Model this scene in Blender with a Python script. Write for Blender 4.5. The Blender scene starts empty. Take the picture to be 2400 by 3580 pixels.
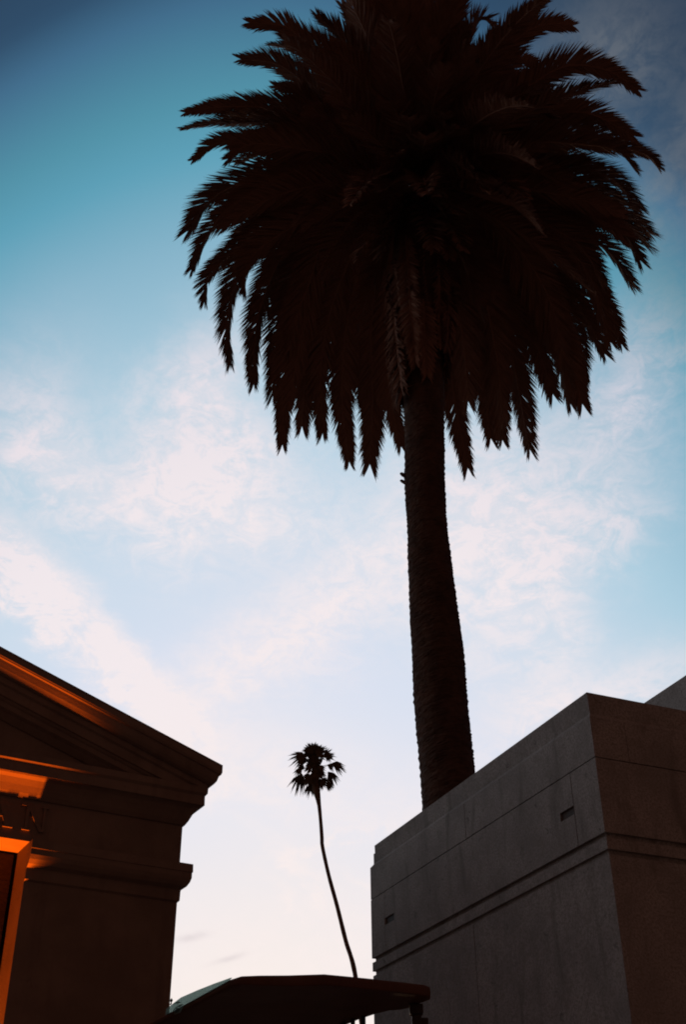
import bpy, bmesh, math, random
from mathutils import Vector, Matrix
import numpy as np

random.seed(7)
SC = bpy.context.scene
COL = SC.collection
rad = math.radians

# ------------------------------------------------------------------ camera
PITCH, ROLL = rad(33.84), 0.0074
cam = bpy.data.cameras.new("camera")
cam.sensor_fit = 'VERTICAL'
cam.sensor_height = 36.0
cam.lens = 41.08
cam.clip_start, cam.clip_end = 0.05, 3000.0
camo = bpy.data.objects.new("camera", cam)
COL.objects.link(camo)
_u0 = Vector((0, -math.sin(PITCH), math.cos(PITCH)))
_r = Vector((1, 0, 0)) * math.cos(ROLL) - _u0 * math.sin(ROLL)
_u = Vector((1, 0, 0)) * math.sin(ROLL) + _u0 * math.cos(ROLL)
_f = Vector((0, math.cos(PITCH), math.sin(PITCH)))
camo.matrix_world = Matrix(((_r.x, _u.x, -_f.x, 0), (_r.y, _u.y, -_f.y, 0), (_r.z, _u.z, -_f.z, 1.6), (0, 0, 0, 1)))
SC.camera = camo

# ------------------------------------------------------------------ exposure
SC.view_settings.view_transform = 'Standard'
SC.view_settings.look = 'None'
SC.view_settings.exposure = 0.0
SC.view_settings.gamma = 1.0
SC.view_settings.use_curve_mapping = False
SC.cycles.filter_width = 1.9

# ------------------------------------------------------------------ sky (dusk: glow low ahead, deep blue overhead, dim behind)
def lin(r, g, b):
    f = lambda c: c / 12.92 if c <= 0.04045 else ((c + 0.055) / 1.055) ** 2.4
    return (f(r / 255), f(g / 255), f(b / 255), 1.0)

SUN_EL, SUN_AZ = 2.0, -6.0          # degrees; azimuth from +Y towards +X

class Nodes:
    """small expression helper for a node tree"""
    def __init__(self, nt):
        self.nt = nt
    def n(self, typ, **kw):
        nd = self.nt.nodes.new(typ)
        for k, v in kw.items():
            setattr(nd, k, v)
        return nd
    def put(self, sock, v):
        if isinstance(v, (int, float)):
            sock.default_value = v
        elif isinstance(v, (tuple, list)):
            sock.default_value = v
        else:
            self.nt.links.new(v, sock)
    def m(self, op, a, b=None, c=None, clamp=False):
        nd = self.n('ShaderNodeMath', operation=op)
        nd.use_clamp = clamp
        self.put(nd.inputs[0], a)
        if b is not None: self.put(nd.inputs[1], b)
        if c is not None: self.put(nd.inputs[2], c)
        return nd.outputs[0]
    def vm(self, op, a, b=None):
        nd = self.n('ShaderNodeVectorMath', operation=op)
        self.put(nd.inputs[0], a)
        if b is not None: self.put(nd.inputs[1], b)
        return nd.outputs[0]
    def noise(self, vec, scale, detail=5, rough=.55, dist=0.0):
        nd = self.n('ShaderNodeTexNoise')
        self.put(nd.inputs['Vector'], vec)
        nd.inputs['Scale'].default_value = scale
        nd.inputs['Detail'].default_value = detail
        nd.inputs['Roughness'].default_value = rough
        nd.inputs['Distortion'].default_value = dist
        return nd.outputs[0]
    def smooth(self, v, lo, hi, a=0.0, b=1.0):
        nd = self.n('ShaderNodeMapRange', interpolation_type='SMOOTHSTEP')
        self.put(nd.inputs[0], v)
        for i, q in enumerate((lo, hi, a, b)):
            nd.inputs[i + 1].default_value = q
        return nd.outputs[0]
    def ramp(self, v, stops):
        nd = self.n('ShaderNodeValToRGB')
        self.put(nd.inputs[0], v)
        e = nd.color_ramp.elements
        e[0].position, e[0].color = stops[0]
        e[1].position, e[1].color = stops[-1]
        for p, c in stops[1:-1]:
            x = e.new(p); x.color = c
        return nd.outputs[0]
    def mix(self, fac, a, b, mode='MIX'):
        nd = self.n('ShaderNodeMix', data_type='RGBA', blend_type=mode)
        self.put(nd.inputs[0], fac)
        self.put(nd.inputs[6], a)
        self.put(nd.inputs[7], b)
        return nd.outputs[2]

SKY_STOPS = [(0, (248, 236, 224)), (12, (246, 236, 231)), (20, (231, 231, 240)), (27, (216, 224, 240)), (33, (201, 218, 234)),
             (40, (172, 205, 223)), (47, (134, 179, 201)), (51, (94, 160, 184)), (53.5, (82, 145, 167)), (57.6, (66, 109, 140)),
             (60, (47, 76, 104)), (65, (40, 62, 86)), (75, (44, 60, 82)), (100, (82, 70, 72)), (130, (88, 57, 49)), (180, (88, 57, 46))]
# cloud banks: azimuth, elevation, half-width, half-height (degrees), tilt, density, edge (1 soft, 2 firm)
CLOUDS = [(-9.0, 38.0, 3.8, 4.4, 25, .70, 2), (-6.0, 36.0, 4.2, 3.6, 0, .62, 1), (-4.0, 33.8, 3.6, 1.6, 0, .4, 1), (-10.8, 33.8, 3.4, 2.4, -30, .6, 1), (-18.4, 36.2, 3.6, 4.0, -20, .68, 1), (-15.0, 33.6, 4.0, 2.2, -15, .52, 1), (-7.0, 42.5, 2.6, 2.2, 30, .35, 1),
          (-19.5, 30.2, 4.2, 1.6, -28, .95, 2), (-14.8, 27.9, 5.0, 1.35, -33, 1.05, 2), (-10.5, 25.2, 4.6, 1.3, -34, .95, 2), (-5.4, 26.4, 5.2, 2.2, 32, .85, 1), (-0.8, 29.6, 4.0, 2.4, 36, .6, 1), (3.0, 33.0, 4.2, 4.0, 40, .52, 1),
          (9.0, 35.0, 4.2, 4.8, 30, .72, 1), (8.2, 29.5, 3.8, 4.6, 20, .7, 1), (14.5, 32.0, 4.2, 2.0, 25, .65, 1), (15.5, 37.0, 6.0, 3.0, 35, .48, 1), (20.0, 41.0, 5.0, 2.6, 40, .36, 1), (14.0, 24.0, 8.0, 1.5, 14, .65, 1), (11.5, 26.5, 1.8, 3.0, -10, .4, 1),
          (-5.0, 22.2, 8.0, 1.8, -6, .55, 1), (6.0, 19.5, 8.0, 1.4, 8, .42, 1), (-5.5, 20.6, 6.0, 1.3, -6, .45, 1), (0.0, 12.5, 14.0, 3.2, 0, .68, 1), (19.5, 53.2, 7.0, 2.8, 14, 1.0, 1), (24.5, 49.0, 4.5, 2.0, 40, .6, 1),
          (-2.0, 16.3, 2.0, .55, -50, .8, 1), (-3.0, 15.0, 1.0, .35, -60, .6, 1), (-1.0, 17.8, 3.2, .28, 20, .6, 1), (2.0, 15.4, 2.4, .3, -25, .5, 1)]
WISPS = [(-7.3, 13.8, .75, .17, 12), (-5.5, 12.9, .8, .13, 16)]

world = bpy.data.worlds.new("World")
SC.world = world
world.use_nodes = True
wt = world.node_tree
wt.nodes.clear()
W = Nodes(wt)
tc = W.n('ShaderNodeTexCoord')
DIR = tc.outputs['Generated']
sep = W.n('ShaderNodeSeparateXYZ')
wt.links.new(DIR, sep.inputs[0])
az = W.m('MULTIPLY', W.m('ARCTAN2', sep.outputs[0], sep.outputs[1]), 57.29578)
el = W.m('MULTIPLY', W.m('ARCSINE', sep.outputs[2]), 57.29578)
azs = W.m('MULTIPLY', W.m('ADD', az, 4.0), 1.3)
dist = W.m('SQRT', W.m('ADD', W.m('MULTIPLY', el, el), W.m('MULTIPLY', azs, azs)))
base = W.ramp(W.m('DIVIDE', dist, 180.0), [(p / 180.0, lin(*c)) for p, c in SKY_STOPS])
# wispy noise on the cloud deck
warp = W.noise(DIR, 3.0, 3, .5)
nz = W.noise(W.vm('MULTIPLY', DIR, (1.0, 1.0, 1.7)), 7.0, 9, .62, .6)
fine = W.noise(W.vm('MULTIPLY', DIR, (1.2, 1.0, 2.0)), 26.0, 8, .66, .9)
azw = W.m('ADD', az, W.m('MULTIPLY', W.m('SUBTRACT', nz, .5), 8.0))
elw = W.m('ADD', el, W.m('MULTIPLY', W.m('ADD', W.m('MULTIPLY', W.m('SUBTRACT', warp, .5), .8), W.m('MULTIPLY', W.m('SUBTRACT', fine, .5), .45)), 6.0))
def blob(a_, e_, ca, ce, sa, se, tilt):
    dx, dy = W.m('SUBTRACT', a_, ca), W.m('SUBTRACT', e_, ce)
    c, s = math.cos(rad(tilt)), math.sin(rad(tilt))
    u = W.m('DIVIDE', W.m('ADD', W.m('MULTIPLY', dx, c), W.m('MULTIPLY', dy, s)), sa)
    v = W.m('DIVIDE', W.m('SUBTRACT', W.m('MULTIPLY', dy, c), W.m('MULTIPLY', dx, s)), se)
    return W.m('ADD', W.m('MULTIPLY', u, u), W.m('MULTIPLY', v, v))
dens = None
for ca, ce, sa, se, tilt, amp, edge in CLOUDS:
    q = blob(azw, elw, ca, ce, sa, se, tilt)
    if edge == 2: q = W.m('POWER', q, 1.7)
    g = W.m('MULTIPLY', W.m('EXPONENT', W.m('MULTIPLY', q, -1.0)), amp)
    dens = g if dens is None else W.m('ADD', dens, g)
tuft = W.noise(W.vm('ADD', W.vm('MULTIPLY', DIR, (1.0, .8, 1.6)), (3.1, 1.7, .4)), 70.0, 7, .7, 1.4)
wisp = W.smooth(W.m('ADD', W.m('MULTIPLY', fine, .72), W.m('MULTIPLY', tuft, .28)), .37, .63)
cover = W.m('MULTIPLY', dens, W.m('ADD', .30, W.m('ADD', W.m('MULTIPLY', wisp, .66), W.m('MULTIPLY', W.smooth(nz, .3, .7), .36))), None, True)
cover = W.m('MULTIPLY', cover, .88, None, True)
cloudcol = W.ramp(W.m('DIVIDE', dist, 180.0), [(0, lin(251, 240, 235)), (34 / 180, lin(246, 234, 236)), (48 / 180, lin(232, 219, 228)),
                                           (54 / 180, lin(146, 156, 164)), (60 / 180, lin(104, 112, 122)), (68 / 180, lin(78, 86, 100)), (1, lin(60, 58, 62))])
skycol = W.mix(cover, base, cloudcol)
for ca, ce, sa, se, tilt in WISPS:          # two small grey shreds low in the gap
    q = blob(W.m('ADD', az, W.m('MULTIPLY', W.m('SUBTRACT', fine, .5), 1.2)), W.m('ADD', el, W.m('MULTIPLY', W.m('SUBTRACT', fine, .5), .5)), ca, ce, sa, se, tilt)
    skycol = W.mix(W.m('MULTIPLY', W.m('EXPONENT', W.m('MULTIPLY', q, -1.0)), .33), skycol, lin(196, 186, 192))
# the bright western sky to the left of the frame
ga, ge = W.m('DIVIDE', W.m('ADD', az, 78.0), 26.0), W.m('DIVIDE', W.m('SUBTRACT', el, 18.0), 24.0)
gl = W.m('EXPONENT', W.m('MULTIPLY', W.m('ADD', W.m('MULTIPLY', ga, ga), W.m('MULTIPLY', ge, ge)), -1.0))
skycol = W.mix(gl, skycol, lin(243, 246, 250))
sky = W.n('ShaderNodeTexSky')
sky.sky_type = 'NISHITA'
sky.sun_disc = False
sky.sun_elevation = rad(SUN_EL)
sky.sun_rotation = rad(SUN_AZ)
bg1, bg2, add, outw = W.n('ShaderNodeBackground'), W.n('ShaderNodeBackground'), W.n('ShaderNodeAddShader'), W.n('ShaderNodeOutputWorld')
wt.links.new(skycol, bg1.inputs[0]); bg1.inputs[1].default_value = 1.0
wt.links.new(sky.outputs[0], bg2.inputs[0]); bg2.inputs[1].default_value = 0.002
wt.links.new(bg1.outputs[0], add.inputs[0]); wt.links.new(bg2.outputs[0], add.inputs[1])
wt.links.new(add.outputs[0], outw.inputs[0])

# ------------------------------------------------------------------ sun (just above the horizon ahead of the camera)
sl = bpy.data.lights.new("sun", 'SUN')
sl.energy, sl.angle, sl.color = 0.25, rad(0.6), (1.0, .62, .35)
so = bpy.data.objects.new("sun", sl)
COL.objects.link(so)
sd = Vector((math.sin(rad(SUN_AZ)) * math.cos(rad(SUN_EL)), math.cos(rad(SUN_AZ)) * math.cos(rad(SUN_EL)), math.sin(rad(SUN_EL))))
so.rotation_euler = sd.to_track_quat('Z', 'Y').to_euler()
so.location = (0, 60, 40)

# ------------------------------------------------------------------ helpers
class MB:
    """collects faces and links them as ONE mesh object"""
    def __init__(self):
        self.v, self.f = [], []
    def face(self, *pts):
        k = len(self.v)
        self.v.extend(tuple(p) for p in pts)
        self.f.append(tuple(range(k, k + len(pts))))
    def raw(self, vs, fs):
        k = len(self.v)
        self.v.extend(tuple(p) for p in vs)
        self.f.extend(tuple(i + k for i in q) for q in fs)
    def hexa(self, c):
        self.raw(c, [(0, 3, 2, 1), (4, 5, 6, 7), (0, 1, 5, 4), (1, 2, 6, 5), (2, 3, 7, 6), (3, 0, 4, 7)])
    def box(self, a0, a1, b0, b1, z0, z1):
        self.hexa([(a0, b0, z0), (a1, b0, z0), (a1, b1, z0), (a0, b1, z0), (a0, b0, z1), (a1, b0, z1), (a1, b1, z1), (a0, b1, z1)])
    def rings(self, rs, close=True, cap0=False, cap1=False):
        n = len(rs[0])
        fs = []
        for i in range(len(rs) - 1):
            for j in range(n if close else n - 1):
                j2 = (j + 1) % n
                fs.append((i * n + j, i * n + j2, (i + 1) * n + j2, (i + 1) * n + j))
        if cap0: fs.append(tuple(range(n - 1, -1, -1)))
        if cap1: fs.append(tuple((len(rs) - 1) * n + j for j in range(n)))
        self.raw([p for r in rs for p in r], fs)
    def prism(self, poly, z0, z1):
        self.rings([[(x, y, z0) for x, y in poly], [(x, y, z1) for x, y in poly]], True, True, True)
    def build(self, name, mat, parent=None, smooth=False, merge=0.0, bevel=0.0, seg=2):
        me = bpy.data.meshes.new(name)
        me.from_pydata(self.v, [], self.f)
        me.materials.append(mat)
        bm = bmesh.new(); bm.from_mesh(me)
        if merge: bmesh.ops.remove_doubles(bm, verts=bm.verts, dist=merge)
        bmesh.ops.recalc_face_normals(bm, faces=bm.faces)
        bm.to_mesh(me); bm.free()
        if smooth:
            me.polygons.foreach_set('use_smooth', [True] * len(me.polygons))
        me.update()
        o = bpy.data.objects.new(name, me)
        COL.objects.link(o)
        if parent is not None: o.parent = parent
        if bevel:
            b = o.modifiers.new('bevel', 'BEVEL'); b.width = bevel; b.segments = seg; b.limit_method = 'ANGLE'
        return o

def thing(name, label, cat, loc=(0, 0, 0), rz=0.0):
    o = bpy.data.objects.new(name, None)
    o.empty_display_size = .3
    COL.objects.link(o)
    o.location = loc; o.rotation_euler = (0, 0, rz)
    o['label'] = label; o['category'] = cat
    return o

def material(name, col, var=.25, scale=4.0, rough=.85, spots=0.0, streak=0.0, bump=.2, bscale=40.0, col2=None, speck=0.0):
    m = bpy.data.materials.new(name); m.use_nodes = True
    N = Nodes(m.node_tree)
    bs = m.node_tree.nodes['Principled BSDF']
    t = N.n('ShaderNodeTexCoord').outputs['Object']
    n1 = N.noise(t, scale, 8, .6)
    c2 = col2 or tuple(c * (1 - var) for c in col)
    c = N.mix(N.smooth(n1, .3, .7), (*col, 1), (*c2, 1))
    if spots:
        s = N.smooth(N.noise(t, scale * 4.5, 4, .6, 1.2), .62, .72)
        c = N.mix(N.m('MULTIPLY', s, spots), c, (col[0] * .25, col[1] * .25, col[2] * .25, 1))
    if speck:
        sp = N.noise(t, 75.0, 3, .75)
        s2 = N.noise(t, 8.0, 8, .72, .8)
        c = N.mix(N.m('MULTIPLY', N.smooth(sp, .42, .62), speck), c, (col[0] * .45, col[1] * .43, col[2] * .42, 1))
        c = N.mix(N.m('MULTIPLY', N.smooth(s2, .5, .66), speck * .8), c, (col[0] * .55, col[1] * .53, col[2] * .5, 1))
    if streak:
        s = N.smooth(N.noise(N.vm('MULTIPLY', t, (3.0, 3.0, .55)), 2.6, 6, .6, .4), .52, .74)
        c = N.mix(N.m('MULTIPLY', s, streak), c, (col[0] * .35, col[1] * .34, col[2] * .32, 1))
    m.node_tree.links.new(c, bs.inputs['Base Color'])
    bs.inputs['Roughness'].default_value = rough
    bs.inputs['Specular IOR Level'].default_value = .25
    if bump:
        b = N.n('ShaderNodeBump'); b.inputs['Strength'].default_value = bump; b.inputs['Distance'].default_value = .02
        N.put(b.inputs['Height'], N.noise(t, bscale, 6, .65))
        m.node_tree.links.new(b.outputs[0], bs.inputs['Normal'])
    return m

M_GROUND = material('gravel_ground', (.40, .225, .145), .3, 1.5, .95)
M_STONE = material('grey_granite', (.335, .335, .33), .3, 3.0, .8, .9, .7, .25, 90, speck=.75)
M_LIME = material('limestone', (.21, .158, .128), .25, 3.0, .85, .2, .3, .12, 70)
M_DARK = material('dark_bronze', (.05, .035, .028), .3, 5.0, .6)
M_BARK = material('palm_bark', (.075, .04, .028), .5, 5.0, .95, .3, 0, .5, 30)
M_BARK2 = material('fan_palm_bark', (.12, .075, .05), .4, 6.0, .95)
M_FROND = material('palm_frond', (.19, .097, .066), .12, 6.0, .8, 0, 0, 0)
M_FAN = material('fan_leaf', (.09, .06, .035), .35, 5.0, .8, 0, 0, 0)
M_ROOF = material('canopy_slab', (.10, .048, .032), .25, 6.0, .7)
M_LEAF = material('shrub_leaf', (.06, .05, .03), .35, 8.0, .8, 0, 0, 0)

def frosted():
    m = bpy.data.materials.new('frosted_glass'); m.use_nodes = True
    nt = m.node_tree; N = Nodes(nt)
    nt.nodes.remove(nt.nodes['Principled BSDF'])
    tr = N.n('ShaderNodeBsdfTranslucent'); tr.inputs[0].default_value = (.50, .66, .64, 1)
    tp = N.n('ShaderNodeBsdfTransparent'); tp.inputs[0].default_value = (.50, .62, .61, 1)
    gl = N.n('ShaderNodeBsdfGlossy'); gl.inputs['Roughness'].default_value = .25
    x, y = N.n('ShaderNodeMixShader'), N.n('ShaderNodeMixShader')
    x.inputs[0].default_value = .55; y.inputs[0].default_value = .06
    nt.links.new(tr.outputs[0], x.inputs[1]); nt.links.new(tp.outputs[0], x.inputs[2])
    nt.links.new(x.outputs[0], y.inputs[1]); nt.links.new(gl.outputs[0], y.inputs[2])
    nt.links.new(y.outputs[0], nt.nodes['Material Output'].inputs[0])
    return m
M_FROST = frosted()

# ------------------------------------------------------------------ ground
g = MB(); R0 = 600
g.face((-R0, -R0, 0), (R0, -R0, 0), (R0, R0, 0), (-R0, R0, 0))
o = g.build('ground', M_GROUND); o['kind'] = 'structure'

# ------------------------------------------------------------------ pedimented mausoleum on the left
# local frame: u along the front (to the right), d into the building, z up; origin under the right corner of the cornice
W2, LB = 2.3, 4.2          # half width and length at the cornice edge
RK = .314                  # roof pitch
left = thing('pedimented_mausoleum', 'dark classical mausoleum with a sloping pediment and an orange-lit doorway', 'mausoleum', (-.89, 8.091, 0), rad(29.7))
WU = -2 * W2               # left end
def ring(d, z):
    return [(-d, d, z), (WU + d, d, z), (WU + d, LB - d, z), (-d, LB - d, z)]
JR, JL, LZ, WD = -1.272, WU + 1.272, 4.109, .2      # jambs, lintel height, wall plane
w = MB()                    # walls: two antae, lintel course, sides, rear, interior
TH = .27
w.box(JR, -WD, WD, WD + TH, 0, LZ)
w.box(WU + WD, JL, WD, WD + TH, 0, LZ)
w.box(WU + WD, -WD, WD, WD + TH, LZ, 4.45)
w.box(-WD - TH, -WD, WD + TH, LB - WD, 0, 4.45)
w.box(WU + WD, WU + WD + TH, WD + TH, LB - WD, 0, 4.45)
w.box(WU + WD + TH, -WD - TH, LB - WD - TH, LB - WD, 0, 4.45)
wall_o = w.build('wall', M_LIME, left)
w = MB(); w.box(WU + WD + TH, -WD - TH, WD + TH, LB - WD - TH, 4.40, 4.45)
w.build('ceiling', M_LIME, left)
c = MB()                    # level cornice
prof = [(.26, 4.653), (.072, 4.653), (.0735, 4.608), (.088, 4.589), (.087, 4.522), (.094, 4.524), (.100, 4.532), (.106, 4.518), (.128, 4.500), (.150, 4.462), (.170, 4.418), (.188, 4.390), (.26, 4.386)]
c.rings([ring(d, z) for d, z in prof], True)
c.build('cornice', M_LIME, left, merge=1e-4)
c = MB()                    # capital band on the two front antae and round the sides
cp_ = [(.21, 4.108), (.128, 4.106), (.126, 4.050), (.131, 4.046), (.131, 4.01), (.139, 3.982), (.155, 3.955), (.1835, 3.935), (.186, 3.925), (.187, 3.862), (.197, 3.852), (.21, 3.842)]
c.rings([[(JR, d, z), (-d, d, z), (-d, LB - d, z)] for d, z in cp_], False)
c.face(*[(JR, d, z) for d, z in cp_])
c.build('capital', M_LIME, left)
c = MB()
c.rings([[(JL, d, z), (WU + d, d, z), (WU + d, LB - d, z)] for d, z in cp_], False)
c.face(*[(JL, d, z) for d, z in cp_])
c.build('capital', M_LIME, left)
c = MB()                    # raking cornice: both slopes, with the gutter moulding returned along the sides
rp = [(0, 0), (0, -.046), (.003, -.052), (.0045, -.060), (.016, -.066), (.020, -.085), (.028, -.115), (.042, -.138), (.060, -.150), (.073, -.152), (.0735, -.192), (.088, -.205), (.087, -.272),
      (.100, -.276), (.106, -.290), (.118, -.300), (.124, -.332), (.150, -.350), (.188, -.392), (.24, -.395)]
def rz(u, dz): return 4.80 + RK * min(-u, u - WU) + dz
for sgn in (0, 1):
    rows = []
    for d, dz in rp:
        e = -d if sgn == 0 else WU + d
        e0 = max(-d, -.1) if dz > -.16 else -.1 - d
        e = e if dz > -.16 else (e - .02 if sgn == 0 else e + .02)
        rows.append([(e, d, rz(e, dz) if dz > -.16 else max(rz(e, dz), 4.40)), (WU / 2, d, rz(WU / 2, dz))])
    c.rings(rows, False)
for s in (0, 1):            # side returns
    rows = []
    for d, dz in rp[:10]:
        e = -d if s == 0 else WU + d
        z = rz(e, dz)
        rows.append([(e, d, z), (e, LB - d, z)])
    c.rings(rows, False)
c.build('raking_cornice', M_LIME, left)
c = MB()
for dd in (.2,):
    c.face((-.3, dd, 4.64), (WU + .3, dd, 4.64), (WU / 2, dd, rz(WU / 2, -.2)))
c.build('tympanum', M_LIME, left)
c = MB()                    # roof slopes
for s in (0, 1):
    e = 0 if s == 0 else WU
    c.hexa([(e, .0, 4.795), (WU / 2, .0, rz(WU / 2, -.005)), (WU / 2, LB, rz(WU / 2, -.005)), (e, LB, 4.795),
            (e, .0, 4.812), (WU / 2, .0, rz(WU / 2, .012)), (WU / 2, LB, rz(WU / 2, .012)), (e, LB, 4.812)])
c.build('roof', M_LIME, left)
c = MB(); c.box(WU - .15, .15, -.15, LB + .15, 0, .35); c.box(WU - .45, .45, -.5, LB + .2, 0, .18)
c.build('plinth', M_LIME, left)

def strokes(mb, polys, d0, d1):
    for p in polys:
        mb.rings([[(u, d0, z) for u, z in p], [(u, d1, z) for u, z in p]], True, True, True)
# raised serif letters at the right end of the frieze
ZB, ZT = 4.178, 4.352
def letter_A(x):
    m = MB()
    strokes(m, [[(x - .125, ZB), (x - .105, ZB), (x - .03, ZT), (x - .045, ZT)],
                [(x - .045, ZT), (x - .012, ZT), (x + .055, ZB + .012), (x + .016, ZB + .012)],
                [(x - .088, 4.245), (x + .004, 4.245), (x, 4.263), (x - .081, 4.263)],
                [(x + .006, ZB), (x + .072, ZB), (x + .072, ZB + .0115), (x + .006, ZB + .0115)],
                [(x - .145, ZB), (x - .1255, ZB), (x - .0905, ZB + .011), (x - .145, ZB + .011)]], .186, .201)
    return m.build('letter', M_LIME, wall_o)
def letter_N(x):
    m = MB()
    strokes(m, [[(x, ZB + .0125), (x + .020, ZB + .0125), (x + .020, ZT - .013), (x, ZT - .013)],
                [(x - .016, ZB), (x + .036, ZB), (x + .036, ZB + .012), (x - .016, ZB + .012)],
                [(x - .040, ZT - .0125), (x + .0195, ZT - .0125), (x + .020, ZT), (x - .040, ZT)],
                [(x + .0205, ZT), (x + .0205, ZT - .04), (x + .102, ZB), (x + .116, ZB), (x + .116, ZB + .02)],
                [(x + .1165, ZB), (x + .132, ZB), (x + .132, ZT - .012), (x + .1165, ZT - .012)],
                [(x + .098, ZT - .0115), (x + .152, ZT - .0115), (x + .152, ZT), (x + .098, ZT)]], .186, .201)
    return m.build('letter', M_LIME, wall_o)
letter_A(-1.475)
letter_N(-1.325)
# bronze door frame standing inside the opening, with a scrolled crest
c = MB()
c.box(JL + .02, JR - .02, WD + TH + .02, WD + TH + .07, 3.92, 4.10)
c.box(JR - .10, JR - .02, WD + TH + .02, WD + TH + .07, 0, 3.9195)
c.box(JL + .02, JL + .10, WD + TH + .02, WD + TH + .07, 0, 3.9195)
c.build('door_frame', M_DARK, left)

# warm floodlight on the floor behind the threshold, aimed up at the lintel and the cornice
fl = thing('floodlight', 'orange floodlight on the floor inside the pedimented mausoleum doorway', 'lamp', (0, 0, 0))
mw = Matrix.Translation(Vector((-.89, 8.091, 0))) @ Matrix.Rotation(rad(29.7), 4, 'Z')
lp = mw @ Vector((-1.53, .40, .40))
aim = mw @ Vector((-1.62, .17, 4.6))
fl.location = lp
fl.rotation_euler = (lp - aim).to_track_quat('Z', 'Y').to_euler()
c = MB()
c.rings([[(math.cos(a) * r, math.sin(a) * r, z) for a in [k * math.pi / 8 for k in range(16)]] for r, z in ((.05, .16), (.07, .15), (.075, .02), (.09, 0), (.085, -.01), (.068, 0), (.066, .05))], True, True, True)
c.build('housing', M_DARK, fl, True)
ll_ = bpy.data.lights.new('floodlight_lamp', 'SPOT')
ll_.energy, ll_.color = 3300.0, (1.0, .14, .004)
ll_.shadow_soft_size, ll_.spot_size, ll_.spot_blend = .12, rad(27), .95
lo = bpy.data.objects.new('floodlight_lamp', ll_); COL.objects.link(lo); lo.parent = fl; lo.location = (0, 0, -.03)

# ------------------------------------------------------------------ grey stone mausoleum on the right
# local frame: a to the right, b into depth, origin under the near corner
right = thing('stone_mausoleum', 'grey stone mausoleum with stepped top, double groove and small slot vents', 'mausoleum', (1.454, 6.429, 0), rad(23.2))
AX, BL = 3.6, 3.19
G = .0032
def course(name, z0, z1, cuts_b, cuts_a, a0=0.0, holes=()):
    """one course of blocks on the long side (a = a0) and the front (b = 0); cuts are joint positions"""
    m = MB()
    bs = [0.0] + list(cuts_b) + [BL]
    for i in range(len(bs) - 1):
        lo_, hi_ = bs[i] + (G if i else 0), bs[i + 1] - (G if i < len(bs) - 2 else 0)
        hs = [h for h in holes if lo_ - .02 < h[0] and h[1] < hi_ + .02]
        if not hs:
            m.box(a0, .24, lo_, hi_, z0 + G, z1 - G)
        else:
            hz0, hz1 = hs[0][2], hs[0][3]
            m.box(a0, .24, lo_, hi_, z0 + G, hz0)
            m.box(a0, .24, lo_, hi_, hz1, z1 - G)
            x = lo_
            for h in sorted(hs):
                if h[0] > x: m.box(a0, .24, x, h[0], hz0, hz1)
                x = h[1]
            if x < hi_: m.box(a0, .24, x, hi_, hz0, hz1)
    as_ = [.24] + list(cuts_a) + [AX]
    for i in range(len(as_) - 1):
        m.box(as_[i] + (G if i or 'upper' in name else 0), as_[i + 1] - (G if i < len(as_) - 2 else 0), 0, .24, z0 + G, z1 - G)
    m.box(AX - .24, AX, .24, BL, z0 + G, z1 - G)
    m.box(.24, AX - .24, BL - .24, BL, z0 + G, z1 - G)
    return m.build(name, M_STONE, right)
core = MB(); core.box(.022, AX - .022, .022, BL - .022, 0, 4.55)
core.build('core_wall', M_STONE, right)
cpg = MB()                  # coping with slightly battered faces
def cring(e, far, z): return [(e, e, z), (AX, e, z), (AX, BL - far, z), (e, BL - far, z)]
cpg.rings([cring(.0, .0, 4.4385), cring(.0, .0, 4.441), cring(.020, .062, 4.470), cring(.006, .078, 4.600)], True, True, True)
cpg.build('coping', M_STONE, right)
course('upper_course', 4.188, 4.4424, (1.59,), (.2405 + .0, 1.5, 2.6)[1:], 0.0)
frieze = course('frieze_course', 3.743, 4.188, (.272, 2.939), (1.0, 2.2), 0.0, ((.276, .425, 3.936, 3.988), (2.772, 2.935, 3.936, 3.988)))
v = MB(); v.box(.0125, .0213, .26, .44, 3.93, 3.995); v.build('vent', M_DARK, frieze)
v = MB(); v.box(.0125, .0213, 2.76, 2.935, 3.93, 3.995); v.build('vent', M_DARK, frieze)
course('band_course', 3.648, 3.718, (), (), 0.004)
course('lower_wall', .32, 3.622, (1.582,), (1.6,), 0.008)
v = MB(); v.box(-.12, AX + .1, -.12, BL + .1, 0, .316); v.build('plinth', M_STONE, right)
up_ = MB(); up_.box(1.0, 3.2, .12, 2.9, 4.55, 5.01)
up_.build('attic_block', M_STONE, right, bevel=.006)

# ------------------------------------------------------------------ small flat-roofed canopy between the two
can = thing('canopy', 'dark flat canopy with a pale glass edge standing on thin bars between the mausoleums', 'canopy')
plan = [(-1.125, 7.07, 2.877), (-.853, 6.536, 2.877), (-.573, 5.986, 2.880), (-.515, 5.945, 2.888), (-.43, 5.975, 2.897), (-.29, 5.995, 2.901), (-.11, 5.985, 2.903), (-.016, 6.022, 2.902), (.125, 6.088, 2.902), (.30, 6.178, 2.902),
        (.400, 6.236, 2.902), (.425, 6.268, 2.90), (.427, 6.33, 2.895), (.392, 6.40, 2.89), (.352, 6.47, 2.89), (.336, 6.53, 2.89), (.285, 6.583, 2.89), (.226, 6.60, 2.89), (.154, 6.69, 2.89), (.06, 6.85, 2.89), (-.12, 7.25, 2.89), (-.10, 7.5, 2.88), (-.9, 7.5, 2.87)]
cx = sum(p[0] for p in plan) / len(plan); cy = sum(p[1] for p in plan) / len(plan)
m = MB()
def inset(k, f, dz=0.0): return [(cx + (x - cx) * k, cy + (y - cy) * k, 2.85 + (z - 2.85) * f + dz) for x, y, z in plan]
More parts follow.
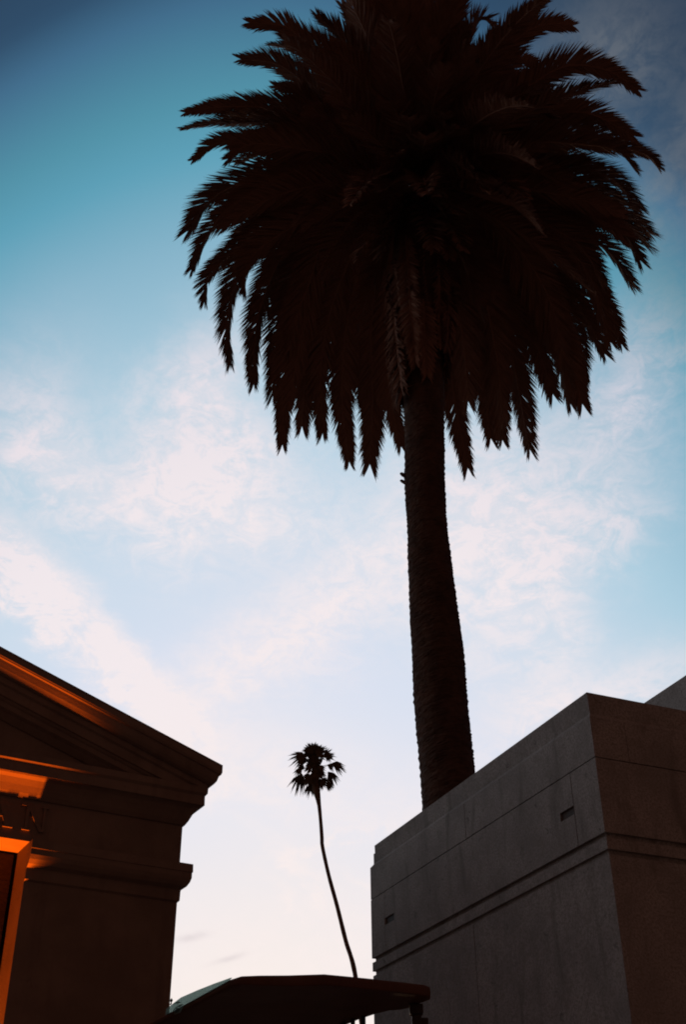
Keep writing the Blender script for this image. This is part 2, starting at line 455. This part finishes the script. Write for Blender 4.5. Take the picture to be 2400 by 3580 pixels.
m.rings([inset(.95, 0, .004), inset(.995, 0), inset(1.0, .1), inset(1.002, .55), inset(1.0, .80), inset(.994, .93), inset(.98, 1.0), inset(.5, 1.0)], True, True, True)
m.build('roof', M_ROOF, can, True)
m = MB()                    # frosted glass upstand along the left eave, deepest towards the rear
eo, ed, en = Vector((-.853, 6.536, 0)), Vector((.4537, -.8912, 0)), Vector((-.8912, -.4537, 0))
gp = [(-.26, 2.868), (-.26, 2.896), (-.152, 2.905), (-.03, 2.914), (.224, 2.904), (.464, 2.891), (.671, 2.877), (.617, 2.870), (0, 2.870), (-.042, 2.842), (-.121, 2.846), (-.135, 2.866)]
m.rings([[eo + ed * s + en * q + Vector((0, 0, z)) for s, z in gp] for q in (.004, .012)], True, True, True)
m.build('glass_edge', M_FROST, can)
def rod(x, y, z0, z1, r, n=12):
    mb = MB()
    mb.rings([[(x + math.cos(2 * math.pi * k / n) * r, y + math.sin(2 * math.pi * k / n) * r, z) for k in range(n)] for z in (z0, z1)], True, True, True)
    return mb
for x, y in ((.090, 6.774), (.033, 6.843), (-.020, 6.93)):
    rod(x, y, 0, 2.853, .0125).build('bar', M_DARK, can, True)
for x, y in ((-.95, 7.2), (-.22, 7.3)):
    rod(x, y, 0, 2.852, .02).build('bar', M_DARK, can, True)
ps = MB(); ps.box(.335, .385, 6.43, 6.48, 0, 2.80); ps.box(.345, .42, 6.44, 6.47, 2.72, 2.785); ps.box(.325, .395, 6.42, 6.49, 2.801, 2.85)
ps.build('corner_post', M_DARK, can, bevel=.006)

# ------------------------------------------------------------------ palms
def catmull(pts, n):
    P = [2 * pts[0] - pts[1]] + list(pts) + [2 * pts[-1] - pts[-2]]
    out = []
    segs = len(pts) - 1
    for i in range(n + 1):
        t = i / n * segs; k = min(int(t), segs - 1); t -= k
        a, b, c, d = P[k:k + 4]
        out.append(.5 * ((2 * b) + (c - a) * t + (2 * a - 5 * b + 4 * c - d) * t * t + (3 * b - a - 3 * c + d) * t ** 3))
    # even spacing
    L = [0]
    for i in range(n): L.append(L[-1] + (out[i + 1] - out[i]).length)
    res, j = [], 0
    for i in range(n + 1):
        s = L[-1] * i / n
        while j < n - 1 and L[j + 1] < s: j += 1
        f = (s - L[j]) / max(L[j + 1] - L[j], 1e-6)
        res.append(out[j].lerp(out[j + 1], f))
    return res, L[-1]

def frond_mesh(mb, pts, rnd, leaf=.60, width=.028, gap=.0105, twist=0.0, tipw=.30):
    path, L = catmull(pts, 40)
    n = len(path)
    end = path[-1] - path[0]
    radial = Vector((end.x, end.y, 0))
    if radial.length < .5: radial = Vector((path[n // 2].x - path[0].x, path[n // 2].y - path[0].y, 0)) + Vector((.01, 0, 0))
    lat0 = Vector((0, 0, 1)).cross(radial.normalized())
    fr = []
    for i in range(n):
        T = (path[min(i + 1, n - 1)] - path[max(i - 1, 0)]).normalized()
        lat = (lat0 - T * lat0.dot(T)).normalized()
        lat = Matrix.Rotation(twist * i / n, 3, T) @ lat
        fr.append((T, lat, T.cross(lat)))
    # rachis
    rs = []
    for i in range(n):
        T, a, b = fr[i]
        r = .032 * (1 - i / n) ** .8 + .005
        rs.append([path[i] + a * r, path[i] + b * r * .6, path[i] - a * r, path[i] - b * r * .6])
    mb.rings(rs, True, False, True)
    cnt = int(L / gap)
    for k in range(cnt):
        s = .10 + .90 * (k + rnd.random() * .6) / cnt
        if s > 1: s = 1.0
        i = min(int(s * (n - 1)), n - 2); f = s * (n - 1) - i
        p = path[i].lerp(path[i + 1], f)
        T, a, b = fr[i]
        prof_ = min(1.0, .35 + 3.2 * (s - .08)) * (1 - (1 - tipw) * max(0, (s - .5) / .5) ** 1.5)
        for sd_ in (-1, 1):
            ll = leaf * prof_ * (.84 + .26 * rnd.random())
            ang = rad(52 - 26 * s + rnd.uniform(-5, 5))
            vv = rad(rnd.choice((12, 34)) + rnd.uniform(-8, 8))
            dr = T * math.cos(ang) + (a * sd_ * math.cos(vv) + b * math.sin(vv)) * math.sin(ang)
            side = dr.cross(b).normalized()
            side = (side + b * rnd.uniform(-.5, .5)).normalized()
            w_ = width * (.8 + .4 * rnd.random()) * .5
            mid = p + dr * ll * .5 + Vector((0, 0, -.012 * ll))
            tip = p + dr * ll + Vector((0, 0, -.07 * ll)) + T * (.04 * ll)
            k0 = len(mb.v)
            mb.v.extend([tuple(p - side * w_ * .5), tuple(p + side * w_ * .5), tuple(mid + side * w_), tuple(mid - side * w_), tuple(tip)])
            mb.f.extend([(k0, k0 + 1, k0 + 2, k0 + 3), (k0 + 3, k0 + 2, k0 + 4)])

def build_fast(mb, name, mat, parent):
    me = bpy.data.meshes.new(name)
    me.from_pydata(mb.v, [], mb.f); me.materials.append(mat); me.update()
    o = bpy.data.objects.new(name, me); COL.objects.link(o); o.parent = parent
    return o

CROWN = Vector((1.423, 14.316, 18.244))
palm = thing('date_palm', 'huge dark feather palm with a full drooping crown and thick trunk', 'palm tree', (1.36, 14.6, 0))
POFF = Vector(palm.location)
rnd = random.Random(11)
# trunk: centre line and radius by height, ringed with old leaf scars
TR = [(0, 1.43, 14.6, .46), (1.0, 1.42, 14.6, .40), (3.0, 1.40, 14.605, .375), (6.0, 1.365, 14.605, .364), (7.3, 1.347, 14.605, .362), (8.3, 1.308, 14.605, .368), (8.96, 1.306, 14.605, .366), (9.65, 1.280, 14.605, .349),
      (10.38, 1.269, 14.605, .325), (11.14, 1.263, 14.605, .300), (11.94, 1.258, 14.605, .313), (12.78, 1.290, 14.605, .313), (14.0, 1.32, 14.55, .34), (15.2, 1.36, 14.48, .42), (16.4, 1.39, 14.42, .5), (17.4, 1.42, 14.35, .45), (18.2, 1.42, 14.32, .2)]
def trk(z):
    for i in range(len(TR) - 1):
        if z <= TR[i + 1][0]:
            f = (z - TR[i][0]) / (TR[i + 1][0] - TR[i][0]); f = f * f * (3 - 2 * f) * .5 + f * .5
            return [TR[i][j] + (TR[i + 1][j] - TR[i][j]) * f for j in (1, 2, 3)]
    return TR[-1][1:]
m = MB(); rs = []
zz = 0.0; NS = 40
ph = [rnd.random() * 6.28 for _ in range(6)]
while zz < 18.2:
    x, y, r = trk(zz)
    row = []
    for k in range(NS):
        a = 2 * math.pi * k / NS
        # spiral diamonds of cut leaf bases
        s1 = (zz / .115 + k / NS * 8) % 1.0
        s2 = (zz / .115 - k / NS * 5) % 1.0
        rr = r * (1 + .012 * math.sin(3 * a + zz * 1.3 + ph[0]) + .010 * math.sin(5 * a - zz * 2.1 + ph[1])) - .016 + .014 * s1 + .010 * s2 + rnd.uniform(-.007, .007)
        row.append((x + rr * math.cos(a) - POFF.x, y + rr * math.sin(a) - POFF.y, zz))
    rs.append(row)
    zz += .0225
m.rings(rs, True, True, True)
m.build('trunk', M_BARK, palm)
m = MB()                    # knob of an old leaf base on the left of the trunk
for q, zc in enumerate((11.98, 12.03, 11.93)):
    x, y, r = trk(zc)
    m.rings([[(x - r + .03 - t * .08 + math.cos(a) * w_ - POFF.x, y - .06 + q * .05 + math.sin(a) * w_ - POFF.y, zc + t * .07 + math.cos(a) * .01) for a in [k * 1.047 for k in range(6)]] for t, w_ in ((0, .03), (.6, .035), (1, .02))], True, True, True)
m.build('leaf_base', M_BARK, palm)

FRONDS = [
((-1.32,-1.43,1.34),(-2.09,-1.87,1.79),(-2.47,-2.02,1.95),(-2.99,-2.07,2.04)),
((-1.32,-0.81,0.81),(-2.02,-1.29,1.28),(-2.56,-1.55,1.55),(-3.20,-1.64,1.69)),
((-0.93,-1.44,1.32),(-1.39,-1.89,1.75),(-1.62,-2.05,1.90),(-1.82,-2.11,1.97)),
((-0.85,-1.77,1.60),(-1.16,-2.36,2.13),(-1.31,-2.67,2.41),(-1.42,-2.93,2.64)),
((-1.33,-0.70,0.71),(-1.87,-1.02,1.04),(-2.18,-1.15,1.17),(-2.56,-1.19,1.24)),
((-1.40,-0.81,0.82),(-2.19,-0.95,1.00),(-3.45,-0.95,1.11),(-4.27,-0.81,1.06)),
((-1.48,-0.61,0.65),(-2.50,-0.77,0.88),(-3.61,-0.75,0.95),(-4.38,-0.60,0.89)),
((-1.49,-0.41,0.48),(-2.51,-0.51,0.66),(-3.62,-0.52,0.75),(-4.19,-0.25,0.58)),
((-1.57,-0.17,0.28),(-2.44,-0.37,0.53),(-2.99,-0.38,0.58),(-3.34,-0.24,0.49)),
((-1.73,-0.23,0.34),(-2.84,-0.07,0.30),(-3.82,0.29,0.08),(-4.34,0.75,-0.28)),
((-1.73,0.01,0.14),(-2.85,0.22,0.05),(-3.84,0.67,-0.25),(-4.22,1.24,-0.71)),
((-1.73,0.18,-0.01),(-2.70,0.57,-0.26),(-3.61,1.02,-0.57),(-4.00,1.40,-0.86),(-4.02,1.73,-1.14)),
((-1.57,0.17,-0.02),(-2.54,0.50,-0.22),(-3.33,1.13,-0.69),(-3.61,1.88,-1.31),(-3.62,2.58,-1.91)),
((-1.49,0.29,-0.12),(-2.39,0.86,-0.53),(-2.94,1.67,-1.18),(-3.13,2.36,-1.76),(-3.20,2.90,-2.22)),
((-1.33,0.34,-0.18),(-2.15,1.09,-0.75),(-2.58,1.84,-1.36),(-2.81,2.53,-1.94),(-2.81,3.12,-2.44)),
((-1.26,0.46,-0.28),(-1.99,1.32,-0.97),(-2.34,2.20,-1.69),(-2.53,2.97,-2.33),(-2.61,3.68,-2.94)),
((-1.18,0.57,-0.39),(-1.83,1.56,-1.18),(-2.10,2.50,-1.97),(-2.20,3.48,-2.80)),
((-1.02,0.62,-0.45),(-1.55,1.55,-1.20),(-1.78,2.49,-1.99),(-1.77,3.54,-2.90)),
((-0.86,0.80,-0.61),(-1.31,1.78,-1.42),(-1.41,2.92,-2.39),(-1.31,4.01,-3.34)),
((-0.69,0.85,-0.67),(-0.86,1.95,-1.60),(-0.90,3.02,-2.52),(-0.91,4.03,-3.39)),
((-0.37,0.84,-0.69),(-0.55,1.87,-1.57),(-0.50,2.87,-2.43),(-0.29,3.72,-3.17)),
((0.35,0.81,-0.73),(0.61,1.83,-1.62),(0.76,2.94,-2.60),(1.01,3.95,-3.48)),
((0.58,0.74,-0.69),(1.05,1.68,-1.54),(1.33,2.67,-2.41),(1.48,3.44,-3.09)),
((0.82,0.55,-0.55),(1.48,1.36,-1.30),(1.93,2.45,-2.27),(2.19,3.66,-3.34)),
((0.66,0.74,-0.69),(1.26,1.74,-1.60),(1.53,2.59,-2.36),(1.62,3.42,-3.08)),
((1.13,0.37,-0.41),(1.88,1.17,-1.16),(2.28,2.00,-1.92),(2.58,2.77,-2.60)),
((1.21,0.36,-0.41),(2.04,1.28,-1.27),(2.52,2.05,-1.98),(2.88,2.86,-2.71)),
((1.21,0.30,-0.36),(2.20,1.27,-1.28),(2.72,2.04,-1.99),(3.08,2.87,-2.73)),
((1.28,0.24,-0.32),(2.27,1.03,-1.08),(2.91,1.85,-1.84),(3.19,2.70,-2.59)),
((1.36,0.18,-0.27),(2.42,0.96,-1.04),(3.10,1.60,-1.64),(3.51,2.21,-2.20)),
((1.44,0.06,-0.18),(2.65,0.78,-0.90),(3.48,1.40,-1.50),(3.87,1.98,-2.04)),
((1.51,-0.06,-0.08),(2.55,0.31,-0.49),(3.43,0.69,-0.88),(3.94,1.17,-1.34)),
((1.58,-0.17,0.01),(2.69,0.02,-0.24),(3.65,0.44,-0.69),(4.07,0.75,-0.99)),
((1.58,-0.29,0.11),(2.59,-0.27,0.01),(3.62,0.07,-0.37),(4.19,0.44,-0.74)),
((1.57,-0.40,0.21),(2.58,-0.47,0.18),(3.52,-0.27,-0.07),(4.01,0.07,-0.40)),
((1.49,-0.63,0.41),(2.48,-0.80,0.48),(3.57,-0.73,0.32),(4.11,-0.63,0.19),(4.34,-0.41,-0.02)),
((1.48,-0.74,0.51),(2.32,-1.04,0.69),(3.08,-1.10,0.68),(3.79,-0.83,0.39)),
((1.40,-0.85,0.61),(2.01,-1.12,0.79),(2.46,-1.22,0.84),(2.94,-1.18,0.76)),
((1.32,-1.01,0.76),(1.92,-1.39,1.04),(2.59,-1.66,1.21),(3.27,-1.66,1.15),(3.88,-1.43,0.90)),
((0.93,-1.17,0.93),(1.44,-1.74,1.37),(1.92,-2.13,1.67),(2.33,-2.26,1.74),(2.71,-2.23,1.69)),
((0.61,-1.32,1.09),(0.83,-1.99,1.64),(1.01,-2.29,1.88),(1.28,-2.19,1.77)),
((0.22,-1.59,1.35),(0.36,-2.24,1.90),(0.58,-2.73,2.30),(0.84,-3.00,2.51)),
((-0.31,-1.57,1.38),(-0.43,-2.27,1.99),(-0.55,-2.80,2.46),(-0.70,-3.06,2.69)),
((-0.08,-1.58,1.36),(-0.11,-2.28,1.97),(-0.14,-2.86,2.48),(-0.03,-3.13,2.69)),
((-0.62,-1.56,1.39),(-0.85,-2.21,1.97),(-1.00,-2.73,2.44),(-1.12,-3.05,2.72)),
((0.30,-1.59,1.34),(0.52,-2.30,1.93),(0.77,-2.68,2.24),(1.03,-2.85,2.36)),
((1.35,-0.22,0.08),(2.60,-0.10,-0.14),(3.48,0.16,-0.43),(4.12,0.60,-0.87)),
((1.36,0.07,-0.17),(2.40,0.55,-0.68),(3.15,1.11,-1.23),(3.48,1.95,-1.97)),
]
vw = Vector((.065, .65, .756))
def outline_frond(P, depth, parent_mb=None):
    d = P[0].normalized()
    Q = [d * .25 + Vector((0, 0, -.1))]
    for i, p in enumerate(P):
        Q.append(p + vw * depth * (i + .5) / len(P) + Vector([rnd.uniform(-.06, .06) for _ in range(3)]))
    hang = P[-1].z < P[-2].z - .25
    mb = MB()
    frond_mesh(mb, [q + CROWN - POFF for q in Q], rnd, twist=rnd.uniform(-.7, .7), leaf=rnd.uniform(.56, .70), tipw=rnd.uniform(.36, .52) if hang else rnd.uniform(.22, .34))
    build_fast(mb, 'frond', M_FROND, palm)
for pts in FRONDS:
    P = [Vector(p) * .985 for p in pts]
    outline_frond(P, rnd.uniform(-.5, .5))
    # its neighbour in the same rank, a little shorter and nearer or farther
    k = rnd.uniform(.72, .86); t = rnd.uniform(-.08, .08)
    R_ = Matrix.Rotation(t, 3, vw)
    outline_frond([(R_ @ p) * k for p in P], rnd.choice((-1, 1)) * rnd.uniform(.7, 1.3))
def arch(azm, elv, L, droop, rnd):
    """natural arching frond from the crown: start direction and droop"""
    pts, p = [], Vector((0, 0, 0))
    d = Vector((math.cos(azm) * math.cos(elv), math.sin(azm) * math.cos(elv), math.sin(elv)))
    p = d * .2
    for i in range(7):
        pts.append(p.copy())
        p = p + d * (L / 6)
        d = (d + Vector((0, 0, -droop * (.6 + .12 * i)))).normalized()
    return pts
# fronds facing towards and away from the camera, inside the outline
k = 0
inner = MB()
while k < 50:
    azm = rnd.uniform(0, 2 * math.pi)
    elv = rad(rnd.uniform(-45, 80))
    pts = arch(azm, elv, rnd.uniform(3.2, 4.3), rnd.uniform(.12, .3), rnd)
    # outline radius seen from the side the photo shows: keep the tips inside
    e = pts[-1]; v0 = Vector((.078, .645, .76))
    side = e - v0 * e.dot(v0)
    if side.length > 3.5: continue
    mb = MB() if k < 4 else inner
    frond_mesh(mb, [q + CROWN - POFF for q in pts], rnd, twist=rnd.uniform(-.6, .6), gap=.022, width=.036)
    if k < 4: build_fast(mb, 'frond', M_FROND, palm)
    k += 1
mb = inner; k = 0
while k < 85:
    azm = rnd.uniform(0, 2 * math.pi); elv = rad(rnd.uniform(-70, 85))
    pts = arch(azm, elv, rnd.uniform(2.0, 3.0), rnd.uniform(.08, .25), rnd)
    e = pts[-1]; v0 = Vector((.078, .645, .76))
    if (e - v0 * e.dot(v0)).length > 2.7: continue
    frond_mesh(mb, [q + CROWN - POFF for q in pts], rnd, gap=.06, width=.065)
    k += 1
for q in range(30):        # dead fronds hanging close round the head of the trunk
    a = 2 * math.pi * q / 30 + rnd.uniform(-.15, .15)
    r1 = rnd.uniform(.38, .48); zt = rnd.uniform(15.2, 17.4); ln = rnd.uniform(1.4, 2.6)
    c0 = Vector((1.35, 14.5, 0)) - POFF
    pts = [c0 + Vector((math.cos(a) * r_, math.sin(a) * r_, z)) for r_, z in ((.3, zt), (r1 + .05, zt - .15), (r1 + .04, zt - ln * .4), (r1 * .95, zt - ln * .75), (r1 * .9, max(zt - ln, 13.7 + .9 * rnd.random())))]
    frond_mesh(inner, pts, rnd, gap=.022, width=.036, leaf=.34, tipw=.5)
o = build_fast(mb, 'inner_fronds', M_FROND, palm); o['kind'] = 'stuff'

# ---- distant fan palm
fan = thing('fan_palm', 'small distant fan palm with a thin curved leaning trunk and ragged tuft', 'palm tree', (1.2, 57.98, 0))
FO = Vector(fan.location)
FT = [(0, 1.9, .26), (5, 1.45, .16), (10, .93, .135), (14.14, .419, .115), (15.7, -.015, .110), (17.33, -.421, .105), (18.86, -.84, .099), (20.29, -1.156, .094), (20.72, -1.185, .094), (21.3, -1.225, .093), (21.91, -1.279, .094), (22.4, -1.33, .105), (22.81, -1.40, .135), (23.1, -1.46, .19), (23.4, -1.52, .20), (23.9, -1.57, .16), (24.4, -1.60, .13), (24.9, -1.61, .1)]
m = MB(); rs = []
cpts, _ = catmull([Vector((x, 57.98, z)) for z, x, r in FT], 90)
for p in cpts:
    for i in range(len(FT) - 1):
        if p.z <= FT[i + 1][0] + 1e-6: break
    f = (p.z - FT[i][0]) / (FT[i + 1][0] - FT[i][0]); r = FT[i][2] + (FT[i + 1][2] - FT[i][2]) * f
    r *= 1 + rnd.uniform(-.05, .05)
    rs.append([(p.x + r * math.cos(a * .5236) - FO.x, p.y + r * math.sin(a * .5236) - FO.y, p.z) for a in range(12)])
m.rings(rs, True, True, True)
m.build('trunk', M_BARK2, fan, True)
FCEN = Vector((-1.604, 57.978, 24.268))
FLEAF = [((-0.13,-0.30,0.77),(-0.19,-0.24,0.59)),((0.13,-0.30,0.77),(0.20,-0.21,0.56)),((0.00,-0.35,0.88),(0.00,-0.21,0.53)),((-0.26,-0.35,0.88),(-0.42,-0.07,0.15)),((0.29,-0.34,0.88),(0.20,-0.16,0.42)),
((-0.39,-0.25,0.62),(-0.52,-0.01,-0.00)),((-0.52,-0.24,0.59),(-0.74,0.04,-0.15)),((-0.58,-0.08,0.17),(-0.29,-0.04,0.09)),((-0.68,0.02,-0.09),(-0.29,0.28,-0.73)),((-0.71,-0.02,-0.00),(-0.23,0.11,-0.29)),
((-0.32,0.17,-0.47),(-0.13,0.10,-0.26)),((-0.16,0.22,-0.59),(0.06,0.22,-0.55)),((-0.07,0.17,-0.44),(0.19,0.14,-0.35)),((0.39,0.18,-0.44),(0.39,0.03,-0.06)),((0.68,0.21,-0.50),(0.29,0.10,-0.23)),
((0.39,0.24,-0.58),(0.13,0.12,-0.29)),((0.58,-0.24,0.65),(0.46,-0.12,0.33)),((0.68,-0.24,0.65),(0.29,0.08,-0.18)),((0.78,-0.04,0.15),(0.26,0.04,-0.09)),((0.77,0.02,0.00),(0.35,0.19,-0.47)),
((1.03,-0.08,0.27),(0.58,0.11,-0.23)),((0.07,-0.14,0.35),(0.00,-0.21,0.53)),((0.19,0.19,-0.47),(0.03,0.16,-0.41)),((0.07,-0.44,1.12),(0.29,-0.06,0.18)),((-0.13,-0.42,1.06),(-0.29,-0.11,0.27))]
FLEAF += [((-.3, .1, -.25), (-.16, 0, -.26)), ((-.22, -.1, .02), (-.24, 0, -.12)), ((.3, .1, -.2), (.2, 0, -.2)), ((.3, -.1, .05), (.24, 0, -.08))]
FLEAF += [((rnd.uniform(-.24, .26), rnd.uniform(-.4, .4), z), (rnd.uniform(-.34, .34), 0.0, -.30 if z < .2 else .34)) for z in (-.75, -.65, -.55, -.45, -.3, -.15, 0, .15, .25, .35, .45, .55, .65, .75, .9, 1.0, -.6, -.5, -.35, -.25, -.1, .05, .2, .3, .4, .5, .6, .7, .85, .95, 1.05)]
for hub, dv in FLEAF:
    h, d = Vector(hub), Vector(dv)
    h = h + Vector((0, rnd.uniform(-.35, .35), 0))
    L = max(d.length, .34); dn = d.normalized()
    latv = dn.cross(Vector((rnd.uniform(-.5, .5), 1, rnd.uniform(-.2, .6)))).normalized()
    nn = dn.cross(latv)
    mb = MB()
    st = FCEN - FO + Vector((0, 0, min(h.z * .75, h.z - .1) if abs(h.x) > .3 else h.z - .2)); st.z = max(st.z, FCEN.z - .75)
    hp = FCEN - FO + h
    r = .020
    mb.rings([[st + latv * r, st + nn * r, st - latv * r, st - nn * r], [hp + latv * r * .7, hp + nn * r * .7, hp - latv * r * .7, hp - nn * r * .7]], True)
    base_ = hp - dn * .10
    S_ = rnd.uniform(30, 50) * (1.0 if abs(h.x) > .3 else 1.25)
    nb = 20
    for q in range(nb):
        a = rad(-S_ + 2 * S_ * q / (nb - 1) + rnd.uniform(-4, 4))
        ll = L * (.55 + .45 * math.cos(a)) * rnd.uniform(.7, 1.25) + .08
        dr = (dn * math.cos(a) + latv * math.sin(a) + nn * rnd.uniform(-.25, .25)).normalized()
        sd_ = (latv * math.cos(a) - dn * math.sin(a)) * (.026 + .034 * L)
        mid = base_ + dr * ll * .5
        tip = base_ + dr * ll + Vector((rnd.uniform(-.02, .02), 0, -.20 * ll))
        mb.face(base_, mid - sd_, tip, mid + sd_)
    build_fast(mb, 'fan_leaf', M_FAN, fan)

# ---- thin young tree whose top shows beside the pedimented mausoleum
tree = thing('young_tree', 'tip of a small leafy tree showing between the left mausoleum wall and the canopy edge', 'tree', (-1.75, 12.38, 0))
m = MB()
m.rings([[(r * math.cos(a * 1.047), r * math.sin(a * 1.047), z) for a in range(6)] for r, z in ((.05, 0), (.04, 2), (.012, 3.9))], True, True, True)
m.build('trunk', M_BARK2, tree)
mb = MB()
for q in range(420):
    z = rnd.uniform(2.0, 4.07); r = .05 + .30 * (4.1 - z) / 2.1
    a = rnd.uniform(0, 6.28); rr = r * math.sqrt(rnd.random())
    p = Vector((rr * math.cos(a), rr * math.sin(a), z))
    d = Vector((math.cos(a), math.sin(a), rnd.uniform(-.3, .9))).normalized() * rnd.uniform(.05, .10)
    s = d.cross(Vector((rnd.uniform(-1, 1), rnd.uniform(-1, 1), rnd.uniform(-1, 1)))).normalized() * .016
    mb.face(p, p + d * .5 + s, p + d, p + d * .5 - s)
build_fast(mb, 'crown', M_LEAF, tree)
